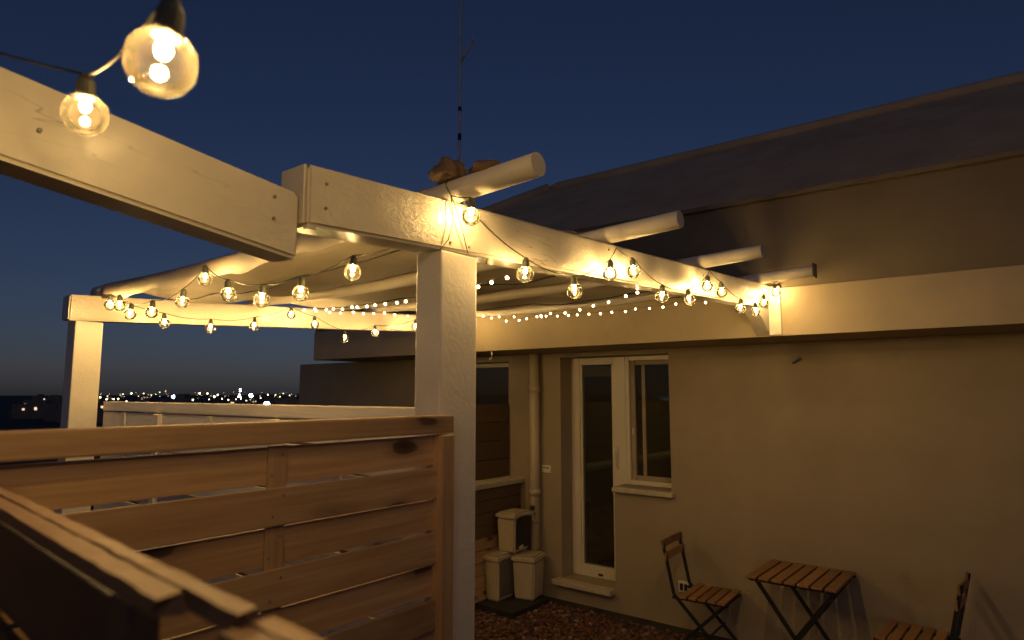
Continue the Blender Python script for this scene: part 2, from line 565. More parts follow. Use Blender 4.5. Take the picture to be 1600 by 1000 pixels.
# ground-floor wall: grid of cells with openings cut out, real reveals
XO0, XO1, XD, ZT, ZDB, ZWB = -3.325, -2.288, -2.795, 2.165, 0.27, 1.085
WX0, WX1, WZ0, WZ1 = -4.62, -3.915, 1.12, 2.145
def in_open(x, z):
    if XO0 < x < XD and ZDB < z < ZT: return True
    if XD <= x < XO1 and ZWB < z < ZT: return True
    if WX0 < x < WX1 and WZ0 < z < WZ1: return True
    return False
xs = sorted([-7.3, WX0, WX1, XO0, XD, XO1, 6.0]); zs = sorted([0.0, ZDB, ZWB, WZ0, WZ1, ZT, 2.206])
bm = bmesh.new()
Y0, Y1 = 4.88, 5.22
def q4(pts):
    bm.faces.new([bm.verts.new((p[0] - HL.x, p[1] - HL.y, p[2])) for p in pts])
nx, nz = len(xs) - 1, len(zs) - 1
solid = [[not in_open((xs[i] + xs[i + 1]) / 2, (zs[j] + zs[j + 1]) / 2) for j in range(nz)] for i in range(nx)]
for i in range(nx):
    for j in range(nz):
        if not solid[i][j]: continue
        a, b_, c, d = xs[i], xs[i + 1], zs[j], zs[j + 1]
        q4([(a, Y0, c), (b_, Y0, c), (b_, Y0, d), (a, Y0, d)])
        q4([(a, Y1, d), (b_, Y1, d), (b_, Y1, c), (a, Y1, c)])
        if i == 0 or not solid[i - 1][j]: q4([(a, Y0, d), (a, Y1, d), (a, Y1, c), (a, Y0, c)])
        if i == nx - 1 or not solid[i + 1][j]: q4([(b_, Y0, c), (b_, Y1, c), (b_, Y1, d), (b_, Y0, d)])
        if j == 0 or not solid[i][j - 1]: q4([(a, Y0, c), (a, Y1, c), (b_, Y1, c), (b_, Y0, c)])
        if j == nz - 1 or not solid[i][j + 1]: q4([(a, Y0, d), (b_, Y0, d), (b_, Y1, d), (a, Y1, d)])
bmesh.ops.remove_doubles(bm, verts=bm.verts, dist=1e-5)
bm_obj('wall', bm, M['wall'], house)
hb('room_interior', -5.2, -1.6, 5.9, 6.0, 0.0, 2.2, M['room'])
hb('room_floor', -5.2, -1.6, 5.23, 5.89, 0.20, 0.262, M['room'])
hb('room_side', -5.3, -5.21, 5.23, 6.0, 0.0, 2.2, M['room'])
hb('room_side', -1.59, -1.5, 5.23, 6.0, 0.0, 2.2, M['room'])
# overhanging fascia in two bands, soffit, roof
hb('fascia', -6.19, 6.0, 4.30, 5.30, 2.207, 2.514, M['fascia'], bev=0.006)
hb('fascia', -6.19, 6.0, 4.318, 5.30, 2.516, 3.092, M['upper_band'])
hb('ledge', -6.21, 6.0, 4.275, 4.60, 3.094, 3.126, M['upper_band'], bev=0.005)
bm = bmesh.new()
pts = [(-6.19, 4.32, 3.128), (6.0, 4.32, 3.128), (6.0, 6.0, 4.16), (-4.15, 6.0, 4.16), (-6.19, 7.6, 3.128), (6.0, 7.6, 3.128)]
V = [bm.verts.new((p[0] - HL.x, p[1] - HL.y, p[2])) for p in pts]
for f in [(0, 1, 2, 3), (0, 3, 4), (3, 2, 5, 4), (0, 4, 5, 1), (1, 5, 2)]:
    bm.faces.new([V[i] for i in f])
bmesh.ops.recalc_face_normals(bm, faces=bm.faces)
roof = bm_obj('roof', bm, M['roof'], house)
tube('ridge_cap', [(-4.25 - HL.x, 6.0 - HL.y, 4.12), (-4.1 - HL.x, 6.0 - HL.y, 4.165), (6.0 - HL.x, 6.0 - HL.y, 4.165)], 0.055, M['roof'], roof, 10)
tube('hip_cap', [(-6.19 - HL.x, 4.32 - HL.y, 3.14), (-4.2 - HL.x, 5.97 - HL.y, 4.16)], 0.06, M['roof'], roof, 10)
# slab edge and corner pipe at the far end of the house
tube('corner_pipe', [(-6.26 - HL.x, 4.42 - HL.y, 2.21), (-6.26 - HL.x, 4.42 - HL.y, 3.05)], 0.04, M['pipe'], house, 10)

# door leaf with frame (frame plane Y = 5.05)
FY = 5.05
door = hb('door', XO0 + .002, -3.235, FY, FY + .07, ZDB + .002, ZT - .002, M['pvc'], .004)
def dp(name, x0, x1, z0, z1, mat, y0=FY, y1=FY + .07, bev=.004):
    return hb(name, x0, x1, y0, y1, z0, z1, mat, bev, door)
dp('stile', -2.893, -2.772, ZDB + .002, ZT - .002, M['pvc'])
dp('rail', -3.233, -2.895, 2.098, ZT - .002, M['pvc'])
dp('rail', -3.233, -2.895, ZDB + .002, 0.37, M['pvc'])
dp('glazing_bead', -3.233, -3.215, 0.371, 2.097, M['pvc'], FY + .012, FY + .06, .002)
dp('glazing_bead', -2.912, -2.895, 0.371, 2.097, M['pvc'], FY + .012, FY + .06, .002)
dp('pane', -3.234, -2.894, 0.369, 2.099, M['pane'], FY + .030, FY + .036, 0)
dp('blind', -3.22, -2.90, 1.995, 2.09, M['blind'], FY + .045, FY + .065, .004)
dp('floor_bolt', -3.06, -3.015, 0.295, 0.312, M['metal'], FY - .010, FY - .001, .002)
dp('handle', -2.872, -2.852, 1.22, 1.36, M['pvc'], FY - .045, FY - .028, .006)
dp('handle_plate', -2.878, -2.846, 1.20, 1.40, M['pvc'], FY - .012, FY - .001, .003)
hb('door_sill', -3.375, -2.798, 4.79, FY + .1, 0.225, 0.268, M['sill'], .008)
# window beside the door
win = hb('window', -2.770, -2.735, FY, FY + .07, ZWB + .002, ZT - .002, M['pvc'], .004)
def wp(name, x0, x1, z0, z1, mat, y0=FY, y1=FY + .07, bev=.004):
    return hb(name, x0, x1, y0, y1, z0, z1, mat, bev, win)
wp('frame', -2.733, XO1 - .002, 2.125, ZT - .002, M['pvc'])
wp('frame', -2.733, XO1 - .002, ZWB + .002, 1.125, M['pvc'])
wp('frame', -2.325, XO1 - .002, 1.127, 2.123, M['pvc'])
wp('sash', -2.733, -2.690, 1.127, 2.123, M['blind'], FY + .02, FY + .06)
wp('sash', -2.632, -2.600, 1.165, 2.085, M['blind'], FY + .03, FY + .06)
wp('sash', -2.688, -2.327, 2.087, 2.123, M['blind'], FY + .02, FY + .06)
wp('sash', -2.688, -2.327, 1.127, 1.163, M['blind'], FY + .02, FY + .06)
wp('pane', -2.692, -2.326, 1.126, 2.124, M['pane'], FY + .036, FY + .041, 0)
wp('latch', -2.712, -2.702, 1.50, 1.56, M['white_plastic'], FY + .005, FY + .019, .002)
hb('window_sill', -2.793, -2.262, 4.83, FY + .1, 1.045, 1.083, M['sill'], .006)
# small window past the corner
w2 = hb('window', WX0 + .002, WX1 - .002, 5.00, 5.05, WZ1 - .045, WZ1 - .002, M['pvc'], .003)
hb('frame', WX0 + .002, WX1 - .002, 5.00, 5.05, WZ0 + .002, WZ0 + .045, M['pvc'], .003, w2)
hb('frame', WX0 + .002, WX0 + .04, 5.00, 5.05, WZ0 + .047, WZ1 - .047, M['pvc'], .003, w2)
hb('frame', WX1 - .04, WX1 - .002, 5.00, 5.05, WZ0 + .047, WZ1 - .047, M['pvc'], .003, w2)
hb('curtain', WX0 + .042, WX1 - .042, 5.04, 5.046, WZ0 + .05, WZ1 - .05, M['curtain'], 0, w2)
hb('pane', WX0 + .042, WX1 - .042, 5.02, 5.025, WZ0 + .046, WZ1 - .046, M['pane'], 0, w2)
# downpipe with collars and a tap
px_, py_ = -3.565, 4.815
pipe = tube('downpipe', [(px_ - HL.x, py_ - HL.y, 2.204), (px_ - HL.x, py_ - HL.y, 0.10)], 0.046, M['pipe'], house, 16)
for z in (1.86, 0.95):
    tube('collar', [(px_ - HL.x, py_ - HL.y, z), (px_ - HL.x, py_ - HL.y, z + .05)], 0.054, M['pipe'], pipe, 16)
tube('tap', [(px_ - HL.x + .03, py_ - HL.y - .045, 0.80), (px_ - HL.x + .03, py_ - HL.y - .075, 0.80), (px_ - HL.x + .05, py_ - HL.y - .085, 0.74), (px_ - HL.x + .09, py_ - HL.y - .08, 0.735)], 0.011, M['galv'], pipe, 8)
tube('tap_wheel', [(px_ - HL.x + .015, py_ - HL.y - .06, 0.835), (px_ - HL.x + .015, py_ - HL.y - .06, 0.865)], 0.02, M['metal'], pipe, 10)
# switch plate, socket, wall anchor, indicator light
pl = hb('switch_plate', -3.525, -3.428, 4.866, 4.879, 1.145, 1.21, M['white_plastic'], .003)
hb('rocker', -3.512, -3.482, 4.861, 4.865, 1.18, 1.198, M['blind'], .001, pl)
hb('rocker', -3.476, -3.446, 4.861, 4.865, 1.18, 1.198, M['blind'], .001, pl)
so = hb('wall_outlet', -2.245, -2.16, 4.86, 4.879, 0.352, 0.432, M['white_plastic'], .004)
hb('outlet_face', -2.232, -2.206, 4.855, 4.859, 0.366, 0.416, M['metal'], .003, so)
hb('outlet_face', -2.196, -2.173, 4.855, 4.859, 0.366, 0.416, M['metal'], .003, so)
an = tube('wall_anchor', [(-1.34 - HL.x, -.002, 2.062), (-1.31 - HL.x, -.04, 2.085), (-1.285 - HL.x, -.03, 2.10)], 0.011, M['galv'], house, 8)
hk = tube('soffit_hook', [(-3.66 - HL.x, -.56, 2.215), (-3.645 - HL.x, -.565, 2.18), (-3.65 - HL.x, -.567, 2.148), (-3.672 - HL.x, -.567, 2.135)], 0.007, M['white_plastic'], house, 8)

# antenna on the roof
ant = empty('antenna', (-5.16, 5.5, 3.7))
tag(ant, 'thin grey antenna mast with a short side rod rising above the roof', 'antenna')
tube('mast', [(0, 0, 0), (0, 0, 1.3), (0, 0, 3.6)], 0.016, M['mast'], ant, 8)
tube('collar', [(0, 0, 1.12), (0, 0, 1.2)], 0.022, M['metal'], ant, 8)
tube('collar', [(0, 0, 1.48), (0, 0, 1.53)], 0.022, M['metal'], ant, 8)
tube('side_rod', [(0.004, 0, 2.08), (.185, .01, 2.30)], 0.012, M['mast'], ant, 8)
bm = bmesh.new(); bmesh.ops.create_icosphere(bm, subdivisions=1, radius=.026, matrix=Matrix.Translation((.187, .01, 2.305)))
bm_obj('rod_tip', bm, M['mast'], ant)

# ------------------------------------------------------------------ parapet, dark fence on it, bins
par = empty('parapet_wall', (-3.84, 3.2, 0))
tag(par, 'low plank clad parapet with pale cap running to the house wall', 'parapet')
PL = Vector(par.location)
def pb(name, x0, x1, y0, y1, z0, z1, mat, bev=0.0):
    return box(name, x0 - PL.x, x1 - PL.x, y0 - PL.y, y1 - PL.y, z0, z1, mat, par, bev)
pb('core', -3.94, -3.79, 1.62, 4.872, 0.0, 1.04, M['plinth'])
pb('cap', -3.96, -3.715, 1.60, 4.876, 1.042, 1.088, M['sill'], .008)
bmb = bmesh.new(); add_box(bmb, -1.62, 1.62, -.009, .009, 0, .098, .003)
pk = bm_obj('plank', bmb, M['pine_dark'], par, loc=(-3.772 - PL.x, 3.247 - PL.y, .936), rz=R(90))
for k in range(1, 10):
    q = share(pk, 'plank', par, (-3.772 - PL.x + random.uniform(-.002, .002), 3.247 - PL.y, .936 - k * .1015))
    if k > 3:
        q.data = q.data.copy() if k == 4 else lowp
        lowp = q.data
        lowp.materials[0] = M['pine']
fen2 = empty('plank_fence', (-3.90, 3.2, 1.089))
tag(fen2, 'dark brown plank fence standing on the parapet behind the white post', 'fence')
bmb = bmesh.new(); add_box(bmb, -1.62, 1.62, -.010, .010, 0, .158, .003)
pk2 = bm_obj('plank', bmb, M['pine_dark'], fen2, loc=(0, .04, .003), rz=R(90))  # shade on this fence is put into the plank colour
for k in range(1, 4):
    share(pk2, 'plank', fen2, (random.uniform(-.003, .003), .04, .003 + k * .165))
for y in (-1.4, 0.1, 1.6):
    box('post', -.05, -.012, y - .02, y + .02, 0, .65, M['pine_dark'], fen2, .002)
o = box('plinth', -3.76, -3.36, 4.24, 4.755, 0.06, 0.128, M['plinth'], bev=.006); tag(o, kind='structure')

def make_bin(name, label, loc, rz, w, d, h, front):
    """tapered bin: local -y is the narrow lit side, +x carries the flap"""
    t = empty(name, loc, rz)
    tag(t, label, 'bin', 'stacked waste bins by the downpipe')
    bm = bmesh.new()
    tp = .88
    lo = [(-w / 2 * tp, -d / 2 * tp, 0), (w / 2 * tp, -d / 2 * tp, 0), (w / 2 * tp, d / 2 * tp, 0), (-w / 2 * tp, d / 2 * tp, 0)]
    hi = [(-w / 2, -d / 2, h * .86), (w / 2, -d / 2, h * .86), (w / 2, d / 2, h * .86), (-w / 2, d / 2, h * .86)]
    a = [bm.verts.new(v) for v in lo]; c = [bm.verts.new(v) for v in hi]
    bm.faces.new(a[::-1]); bm.faces.new(c)
    for i in range(4):
        bm.faces.new((a[i], a[(i + 1) % 4], c[(i + 1) % 4], c[i]))
    bmesh.ops.bevel(bm, geom=list(bm.edges), offset=.014, segments=3, affect='EDGES')
    bm_obj('body', bm, M['plastic'], t)
    bm = bmesh.new()
    add_box(bm, -w / 2 - .008, w / 2 + .008, -d / 2 - .008, d / 2 + .008, h * .86 + .001, h * .965, .008)
    bm_obj('rim', bm, M['plastic'], t)
    bm = bmesh.new()
    add_box(bm, -w / 2 + .012, w / 2 - .012, -d / 2 + .012, d / 2 - .012, h * .965 + .001, h, .008)
    bm_obj('lid', bm, M['plastic'], t)
    if front:
        # flap with rounded upper corners, following the taper
        bm = bmesh.new()
        hw, z0, z1, r = d / 2 - .022, h * .10, h * .90, .05
        prof = [(-hw * .93, z0), (hw * .93, z0)]
        for k in range(7):
            a_ = R(90 * k / 6); prof.append((hw - r + r * math.cos(a_), z1 - r + r * math.sin(a_)))
        for k in range(7):
            a_ = R(90 + 90 * k / 6); prof.append((-hw + r + r * math.cos(a_), z1 - r + r * math.sin(a_)))
        def fx(z): return w / 2 * (tp + (1 - tp) * min(1, z / (h * .86))) + .010
        f0 = [bm.verts.new((fx(z) - .008, y, z)) for y, z in prof]
        f1 = [bm.verts.new((fx(z) + .003, y, z)) for y, z in prof]
        bm.faces.new(f1); bm.faces.new(f0[::-1])
        for i in range(len(prof)):
            bm.faces.new((f0[i], f0[(i + 1) % len(prof)], f1[(i + 1) % len(prof)], f1[i]))
        bmesh.ops.recalc_face_normals(bm, faces=bm.faces)
        bm_obj('flap', bm, front, t)
    return t
b1 = make_bin('waste_bin', 'beige bin with grey flap standing on the ground beside the planks', (-3.685, 4.475, .129), 0, .15, .24, .375, M['bin_grey'])
b2 = make_bin('waste_bin', 'plain beige bin standing on the ground below the downpipe', (-3.515, 4.655, .129), R(14), .20, .24, .36, None)
b3 = make_bin('waste_bin', 'beige bin with black opening stacked on top of two bins', (-3.635, 4.60, .506), R(4), .19, .25, .33, M['bin_dark'])
bm = bmesh.new()
bmesh.ops.create_icosphere(bm, subdivisions=2, radius=.035)
for v in bm.verts: v.co *= 1 + random.uniform(-.35, .3)
tr_ = bm_obj('paper_scrap', bm, M['paper'], b3, loc=(.10, -.03, .04))
tr_.scale = (.3, 1, .6)

# ------------------------------------------------------------------ pergola
perg = empty('pergola', (-2.8, 3.0, 0))
tag(perg, 'white pergola with wrapped beams, round poles and cream canvas canopy', 'pergola')
GL = Vector(perg.location)
def gp(p): return (p[0] - GL.x, p[1] - GL.y, p[2])
def beam(name, x0, x1, ya, yb, za, zb, h, mat, bev=.008, seg=24):
    """beam along Y whose underside rises from za to zb; subdivided so the wrap can look uneven"""
    bm = bmesh.new()
    vs = add_box(bm, x0 - GL.x, x1 - GL.x, ya - GL.y, yb - GL.y, 0, h, 0)
    bmesh.ops.bevel(bm, geom=list(bm.edges), offset=bev, segments=2, affect='EDGES')
    for v in bm.verts:
        t = (v.co.y + GL.y - ya) / (yb - ya)
        v.co.z += za + (zb - za) * t
    return bm_obj(name, bm, mat, perg)
def a_bot(y): return 2.2408 + .0437 * (y - .888)
def d_bot(y): return 2.2287 + .0495 * (y - 1.362)
AH, DH = .148, .134
beam('beam', -1.409, -1.309, .881, 4.297, a_bot(.881), a_bot(4.297), AH, M['beam'])
def b_bot(y): return 2.2193 - .1407 * (y - .421)
beam('beam', -1.414, -1.320, -1.12, .866, b_bot(-1.12), b_bot(.866), .157, M['beam'])
beam('beam', -3.974, -3.871, 1.216, 4.297, d_bot(1.216), d_bot(4.297), DH, M['beam'])
# end plate and silvery tape at the beam joint
box('end_plate', -.098, -.003, -.004, .004, 0, .142, M['beam'], perg, .002, loc=gp((-1.309, .8735, a_bot(.88) + .003)))
box('joint_tape', -.004, .014, -.012, .012, 0, .012, M['foil'], perg, .003, loc=gp((-1.309, .884, a_bot(.88) - .013)))
# screw heads at the joints
for (x, y, z) in [(-1.3175, .80, 2.24), (-1.3175, .80, 2.29), (-1.3065, .93, 2.29), (-1.3065, .93, 2.35), (-1.3065, 1.36, 2.285), (-1.3065, 1.44, 2.285), (-1.3175, .35, 2.30), (-1.3065, 2.27, 2.42), (-1.3065, 3.23, 2.45)]:
    tube('screw', [gp((x - .004, y, z)), gp((x + .001, y, z)), gp((x + .002, y, z))], .0045, M['galv'], perg, 8, radii=[.0045, .0045, .003])
# posts
def post(x0, x1, y0, y1, z1, z0=0.0):
    return box('post', x0, x1, y0, y1, z0, z1, M['post'], perg, .006, loc=(-GL.x, -GL.y, 0))
post(-1.410, -1.307, 1.322, 1.476, a_bot(1.322) - .002)
post(-3.978, -3.866, 1.248, 1.379, d_bot(1.248) - .002)
post(-1.415, -1.319, -1.03, -.92, b_bot(-.92) - .004)
# wedge brackets where beams meet the house
for xc, w_, zb in ((-1.309, .085, a_bot(4.2)), (-3.871, .085, d_bot(4.2))):
    bm = bmesh.new()
    prof = [(4.2985, zb - .002), (4.04, zb - .014), (4.15, zb - .07), (4.2985, 2.213)]
    f0 = [bm.verts.new(gp((xc - w_ - .004, y, z))) for y, z in prof]
    f1 = [bm.verts.new(gp((xc - .004, y, z))) for y, z in prof]
    bm.faces.new(f1); bm.faces.new(f0[::-1])
    for i in range(4):
        bm.faces.new((f0[i], f0[(i + 1) % 4], f1[(i + 1) % 4], f1[i]))
    bmesh.ops.recalc_face_normals(bm, faces=bm.faces)
    bm_obj('bracket', bm, M['beam'], perg)
    box('wall_plate', -.004, .070, -.012, .0, 0, .31, M['post'], perg, .003, loc=gp((xc, 4.2985, 2.216)))
# round poles across the beams
PY = [1.393, 2.300, 3.263, 4.2075]
PR = .0346
def pole_z(y, x):
    t = (x + 1.356) / (-3.922 + 1.356)
    z = (a_bot(y) + AH) * (1 - t) + (d_bot(y) + DH) * t + PR
    return z - .035 * max(0, math.sin(math.pi * min(max(t, 0), 1)))
for i, y in enumerate(PY):
    xsn = [-1.0145] + [-1.356 - .2566 * k for k in range(11)] + [-4.02]
    tube('pole', [gp((x, y, pole_z(y, x) + (.012 if x == -1.0145 else 0))) for x in xsn], PR, M['pole'], perg, 20, radii=[PR * .97] + [PR] * (len(xsn) - 1))
# flat clip at the end of the last pole
box('pole_clip', -.004, .004, -.042, .042, -.042, .042, M['metal'], perg, .001, loc=gp((-1.008, PY[3], pole_z(PY[3], -1.0145) + .012)))
# canvas over the poles, sagging between them, hem folded down over the first pole
bm = bmesh.new()
NX, NY = 60, 90
XC0, XC1 = -1.431, -3.852
ya, yb = 1.393, 4.287
grid = []
for i in range(NX + 1):
    x = XC0 + (XC1 - XC0) * i / NX
    rowv = []
    flop = .012 * math.sin(11 * x) + .006 * math.sin(27 * x + 1)
    for dy, dz in ((-.040 + flop * .5, -.058 + flop), (-.041, -.02), (-.037, .012), (-.022, .032)):
        rowv.append(bm.verts.new(gp((x, PY[0] + dy, pole_z(PY[0], x) + dz))))
    for j in range(NY + 1):
        y = ya + (yb - ya) * j / NY
        z = pole_z(y, x) + PR + .003
        s = 0
        for p0, p1 in zip(PY, PY[1:]):
            if p0 <= y <= p1:
                t = (y - p0) / (p1 - p0)
                depth = .060 + .016 * math.sin(2.3 * x + p0 * 2) + .006 * math.sin(6.3 * x + p0)
                s = depth * (1 - abs(2 * t - 1) ** 2.2)
        z -= s
        z += (.006 * math.sin(9 * x + 4 * y) + .004 * math.sin(17 * x - 6 * y + 1)) * (1 if s > .02 else .2)
        rowv.append(bm.verts.new(gp((x, y, z))))
    grid.append(rowv)
for i in range(NX):
    for j in range(len(grid[0]) - 1):
        bm.faces.new((grid[i][j], grid[i + 1][j], grid[i + 1][j + 1], grid[i][j + 1]))
bmesh.ops.recalc_face_normals(bm, faces=bm.faces)
NROW = len(grid[0])
can = bm_obj('canopy', bm, M['canvas'], perg, smooth=True)
sm = can.modifiers.new('thickness', 'SOLIDIFY'); sm.thickness = .003
# seams sewn across the canvas
for y in (1.74, 2.74, 3.70):
    j = 4 + round((y - ya) / (yb - ya) * NY)
    sp = [can.data.vertices[i * NROW + j].co - Vector((0, 0, .005)) for i in range(0, NX + 1, 3)]
    tube('seam', sp, .004, M['cord'], can, 6)

# rag bundled on the first pole
bm = bmesh.new()
bmesh.ops.create_icosphere(bm, subdivisions=4, radius=1.0)
for v in bm.verts:
    n = v.co.normalized()
    k = 1 + .14 * math.sin(5 * n.x + 3 * n.z) + .10 * math.sin(9 * n.y + 4 * n.x) + .06 * math.sin(17 * n.z + 8 * n.y)
    v.co = Vector((n.x * .055 * k, n.y * .046 * k, n.z * .042 * k))
    if v.co.z < -.02: v.co.z = -.02 + (v.co.z + .02) * .3
rag = bm_obj('rag_bundle', bm, M['cloth'], smooth=True, loc=(-1.332, 1.380, pole_z(1.393, -1.332) + PR + .022), rz=R(20))
tag(rag, 'brown rag bundled on the pole above the white post', 'rag')
bm = bmesh.new()
bmesh.ops.create_icosphere(bm, subdivisions=3, radius=1.0)
for v in bm.verts:
    n = v.co.normalized()
    k = 1 + .15 * math.sin(6 * n.x + 2 * n.z + 1) + .1 * math.sin(11 * n.y)
    v.co = Vector((n.x * .052 * k, n.y * .032 * k, n.z * .018 * k))
rag2 = bm_obj('rag_bundle', bm, M['cloth'], smooth=True, loc=(-1.205, 1.390, pole_z(1.393, -1.205) + PR + .012), rz=R(-10))
tag(rag2, 'small flat brown rag lying on the pole beside the larger bundle', 'rag')

# ------------------------------------------------------------------ fences
def woven_fence(name, label, origin, rz, length, ztop, rail_h, pitch, mat, battens, posts, zmin=.12, sgn=1, weave=.0075, rail_t=.024, screws=False):
    """runs along local +x from the origin; visible face is local -y"""
    t = empty(name, origin, rz)
    tag(t, label, 'fence')
    bm = bmesh.new(); add_box(bm, 0, length, -rail_t, .022, ztop - rail_h, ztop, .004)
    bm_obj('top_rail', bm, mat, t)
    bm = bmesh.new(); add_box(bm, 0, length, -.0045, .0045, 0, pitch - .0060, .0018)
    first = None
    k = 0
    z = ztop - rail_h - .004 - pitch + .004
    while z > zmin:
        y = (weave if (k % 2 == 0) else -weave) * sgn
        jz = random.uniform(-.0015, .0015)
        rot = random.uniform(-.0008, .0008)
        if first is None:
            first = bm_obj('board', bm, mat, t, loc=(0, y, z + jz))
            b_ = first
        else:
            b_ = share(first, 'board', t, (random.uniform(-.003, .0), y, z + jz))
        b_.rotation_euler = (0, rot, 0)
        z -= pitch
        k += 1
    for x in battens:
        bm = bmesh.new(); add_box(bm, -(ztop - rail_h - .005) / 2, (ztop - rail_h - .005) / 2, -.022, .022, -.003, .003, .001)
        o = bm_obj('batten', bm, mat, t, loc=(x, 0, (ztop - rail_h - .005) / 2))
        o.rotation_euler = (R(90), R(-90), 0)
    if screws:
        bm = bmesh.new(); add_tube(bm, [(0, 0, 0), (0, -.0012, 0)], .0032, 8, True, [.0032, .0026])
        sc0 = None
        zz = ztop - rail_h - pitch
        k = 0
        while zz > zmin + .5:
            front = (k % 2 == 1)
            yy = -.0123 if front else -.0033
            for x in (battens[0] - .012, battens[0] + .012):
                zc = zz + (.018 if x < battens[0] else .060)
                if sc0 is None:
                    sc0 = bm_obj('screw', bm, M['galv'], t, loc=(x, yy, zc))
                else:
                    share(sc0, 'screw', t, (x, yy, zc))
            zz -= pitch
            k += 1
    for x, w, d in posts:
        bm = bmesh.new(); add_box(bm, -(ztop - rail_h - .005) / 2, (ztop - rail_h - .005) / 2, -w / 2, w / 2, -d / 2, d / 2, .004)
        o = bm_obj('post', bm, mat, t, loc=(x, -.0, (ztop - rail_h - .005) / 2))
        o.rotation_euler = (R(90), R(-90), 0)
    return t
# near fence along Y at X=-1.28, face towards +X
woven_fence('slatted_fence', 'orange brown pine slat fence of woven boards ending at the white post', (-1.283, -1.3, 0), R(90), 2.632,
            1.790, .047, .0844, M['pine'], (2.109, 1.2, .2), ((2.604, .048, .062),), screws=True)
# far fence along X at Y=1.4, face towards -Y
woven_fence('slatted_fence', 'pale weathered slat fence under the canopy with the city behind', (-3.862, 1.402, 0), 0, 2.45,
            1.806, .0486, .0844, M['pale_wood'], (.26, 1.12, 2.0), ((.655, .047, .034), (1.62, .047, .034)), rail_t=.0005)
# fences directly in front of the camera: split, rough-sawn rails
def rough_strip(bm, x0, x1, y0, y1, z0, z1, n=46, j=.0005, seed=1):
    rr = random.Random(seed)
    rings = []
    for i in range(n + 1):
        x = x0 + (x1 - x0) * i / n
        e = lambda s=1.0: rr.uniform(-j, j) * s
        rag = rr.uniform(-.006, .006) if i in (0, n) else 0
        rings.append([bm.verts.new((x + rag + e(), y0 + e(), z0 + e())), bm.verts.new((x - rag + e(), y1 + e(), z0 + e())), bm.verts.new((x + rag * .5 + e(), y1 + e(1.4), z1 + e(1.2))), bm.verts.new((x - rag * .7 + e(), y0 + e(1.4), z1 + e(1.2)))])
    for a, b_ in zip(rings, rings[1:]):
        for k in range(4):
            bm.faces.new((a[k], a[(k + 1) % 4], b_[(k + 1) % 4], b_[k]))
    bm.faces.new(rings[0][::-1]); bm.faces.new(rings[-1])
    bmesh.ops.recalc_face_normals(bm, faces=bm.faces)
def near_fence(label, origin, rz, length, z, far_end, near_end, seed):
    t = empty('rail_fence', origin, rz)
    tag(t, label, 'fence')
    bm = bmesh.new(); rough_strip(bm, 0, length + far_end, .000, .012, z - .011, z, seed=seed)
    bm_obj('rail', bm, M['rail_wood'], t)
    bm = bmesh.new(); rough_strip(bm, 0, length + near_end, -.017, -.0012, z - .012, z - .001, seed=seed + 1)
    bm_obj('rail', bm, M['rail_wood'], t)
    bm = bmesh.new(); add_box(bm, 0, length - .12, -.0045, .0045, 0, .080, .0018)
    first = bm_obj('board', bm, M['pine_dark'], t, loc=(0, .004, z - .11))  # dark colour stands in for the shade on these unlit boards
    for k in range(1, 18):
        share(first, 'board', t, (0, .004 - .009 * (k % 2), z - .11 - k * .0844))
    box('post', length - .118, length - .08, -.004, .016, 0, z - .024, M['pine_dark'], t, .002)
near_fence('rough blurred pine fence rail close in front of the camera', (-1.25, .258, 0), R(-4.6), .87, 1.74, .062, .0, 4)
near_fence('blurred continuation of the near rail beyond its broken end', (-.318, .190, 0), R(-4.6), .95, 1.735, .0, .0, 9)

# ------------------------------------------------------------------ bistro set
def bistro_chair(label, loc, rz):
    t = empty('folding_chair', (loc[0], loc[1], .08), rz)
    tag(t, label, 'chair', 'folding bistro chairs')
    W = .38      # along y, seat front towards +x
    for k in range(5):
        x = .015 + k * .066
        box('seat_slat', x, x + .052, -W / 2, W / 2, .358, .374, M['acacia'], t, .004)
    for s in (-1, 1):
        y = s * (W / 2 - .03)
        # back upright running down into the front leg
        bm = bmesh.new()
        add_bar(bm, (-.105, y, .73), (-.03, y, .372), .010, .022)
        add_bar(bm, (-.03, y, .372), (.33, y, 0.0), .010, .022)
        bmesh.ops.recalc_face_normals(bm, faces=bm.faces)
        bm_obj('upright', bm, M['metal'], t)
        y2 = s * (W / 2 - .048)
        bar('rear_leg', (.325, y2, .350), (-.04, y2, 0), .010, .022, M['metal'], t)
        bar('seat_rail', (-.045, y2 + s * .009, .348), (.345, y2 + s * .009, .348), .008, .018, M['metal'], t)
    bar('stretcher', (.22, -W / 2 + .03, .14), (.22, W / 2 - .03, .14), .010, .010, M['metal'], t, side=(1, 0, 0))
    for zc, xc in ((.705, -.108), (.62, -.091)):
        bm = bmesh.new()
        n = 8
        for side in (0, 1):
            pass
        vs = []
        for i in range(n + 1):
            u = -1 + 2 * i / n
            bow = -.012 * (1 - u * u)
            for dx, dz in ((0, -.026), (.012, -.026), (.012, .026), (0, .026)):
                vs.append(bm.verts.new((xc + bow + dx + .008, u * (W / 2 - .002), zc + dz)))
        for i in range(n):
            for k in range(4):
                a, b_ = i * 4 + k, i * 4 + (k + 1) % 4
                bm.faces.new((vs[a], vs[b_], vs[b_ + 4], vs[a + 4]))
        bm.faces.new(vs[:4][::-1]); bm.faces.new(vs[-4:])
        bmesh.ops.recalc_face_normals(bm, faces=bm.faces)
        bm_obj('back_slat', bm, M['acacia'], t)
    return t
bistro_chair('slatted folding chair by the window side of the table', (-2.075, 4.62, 0), R(4))
bistro_chair('slatted folding chair on the far right beside the bistro table', (-.50, 4.60, 0), R(178))
tb = empty('folding_table', (-1.265, 4.585, .08))
tag(tb, 'small slatted wooden folding table with crossed black legs against the wall', 'table')
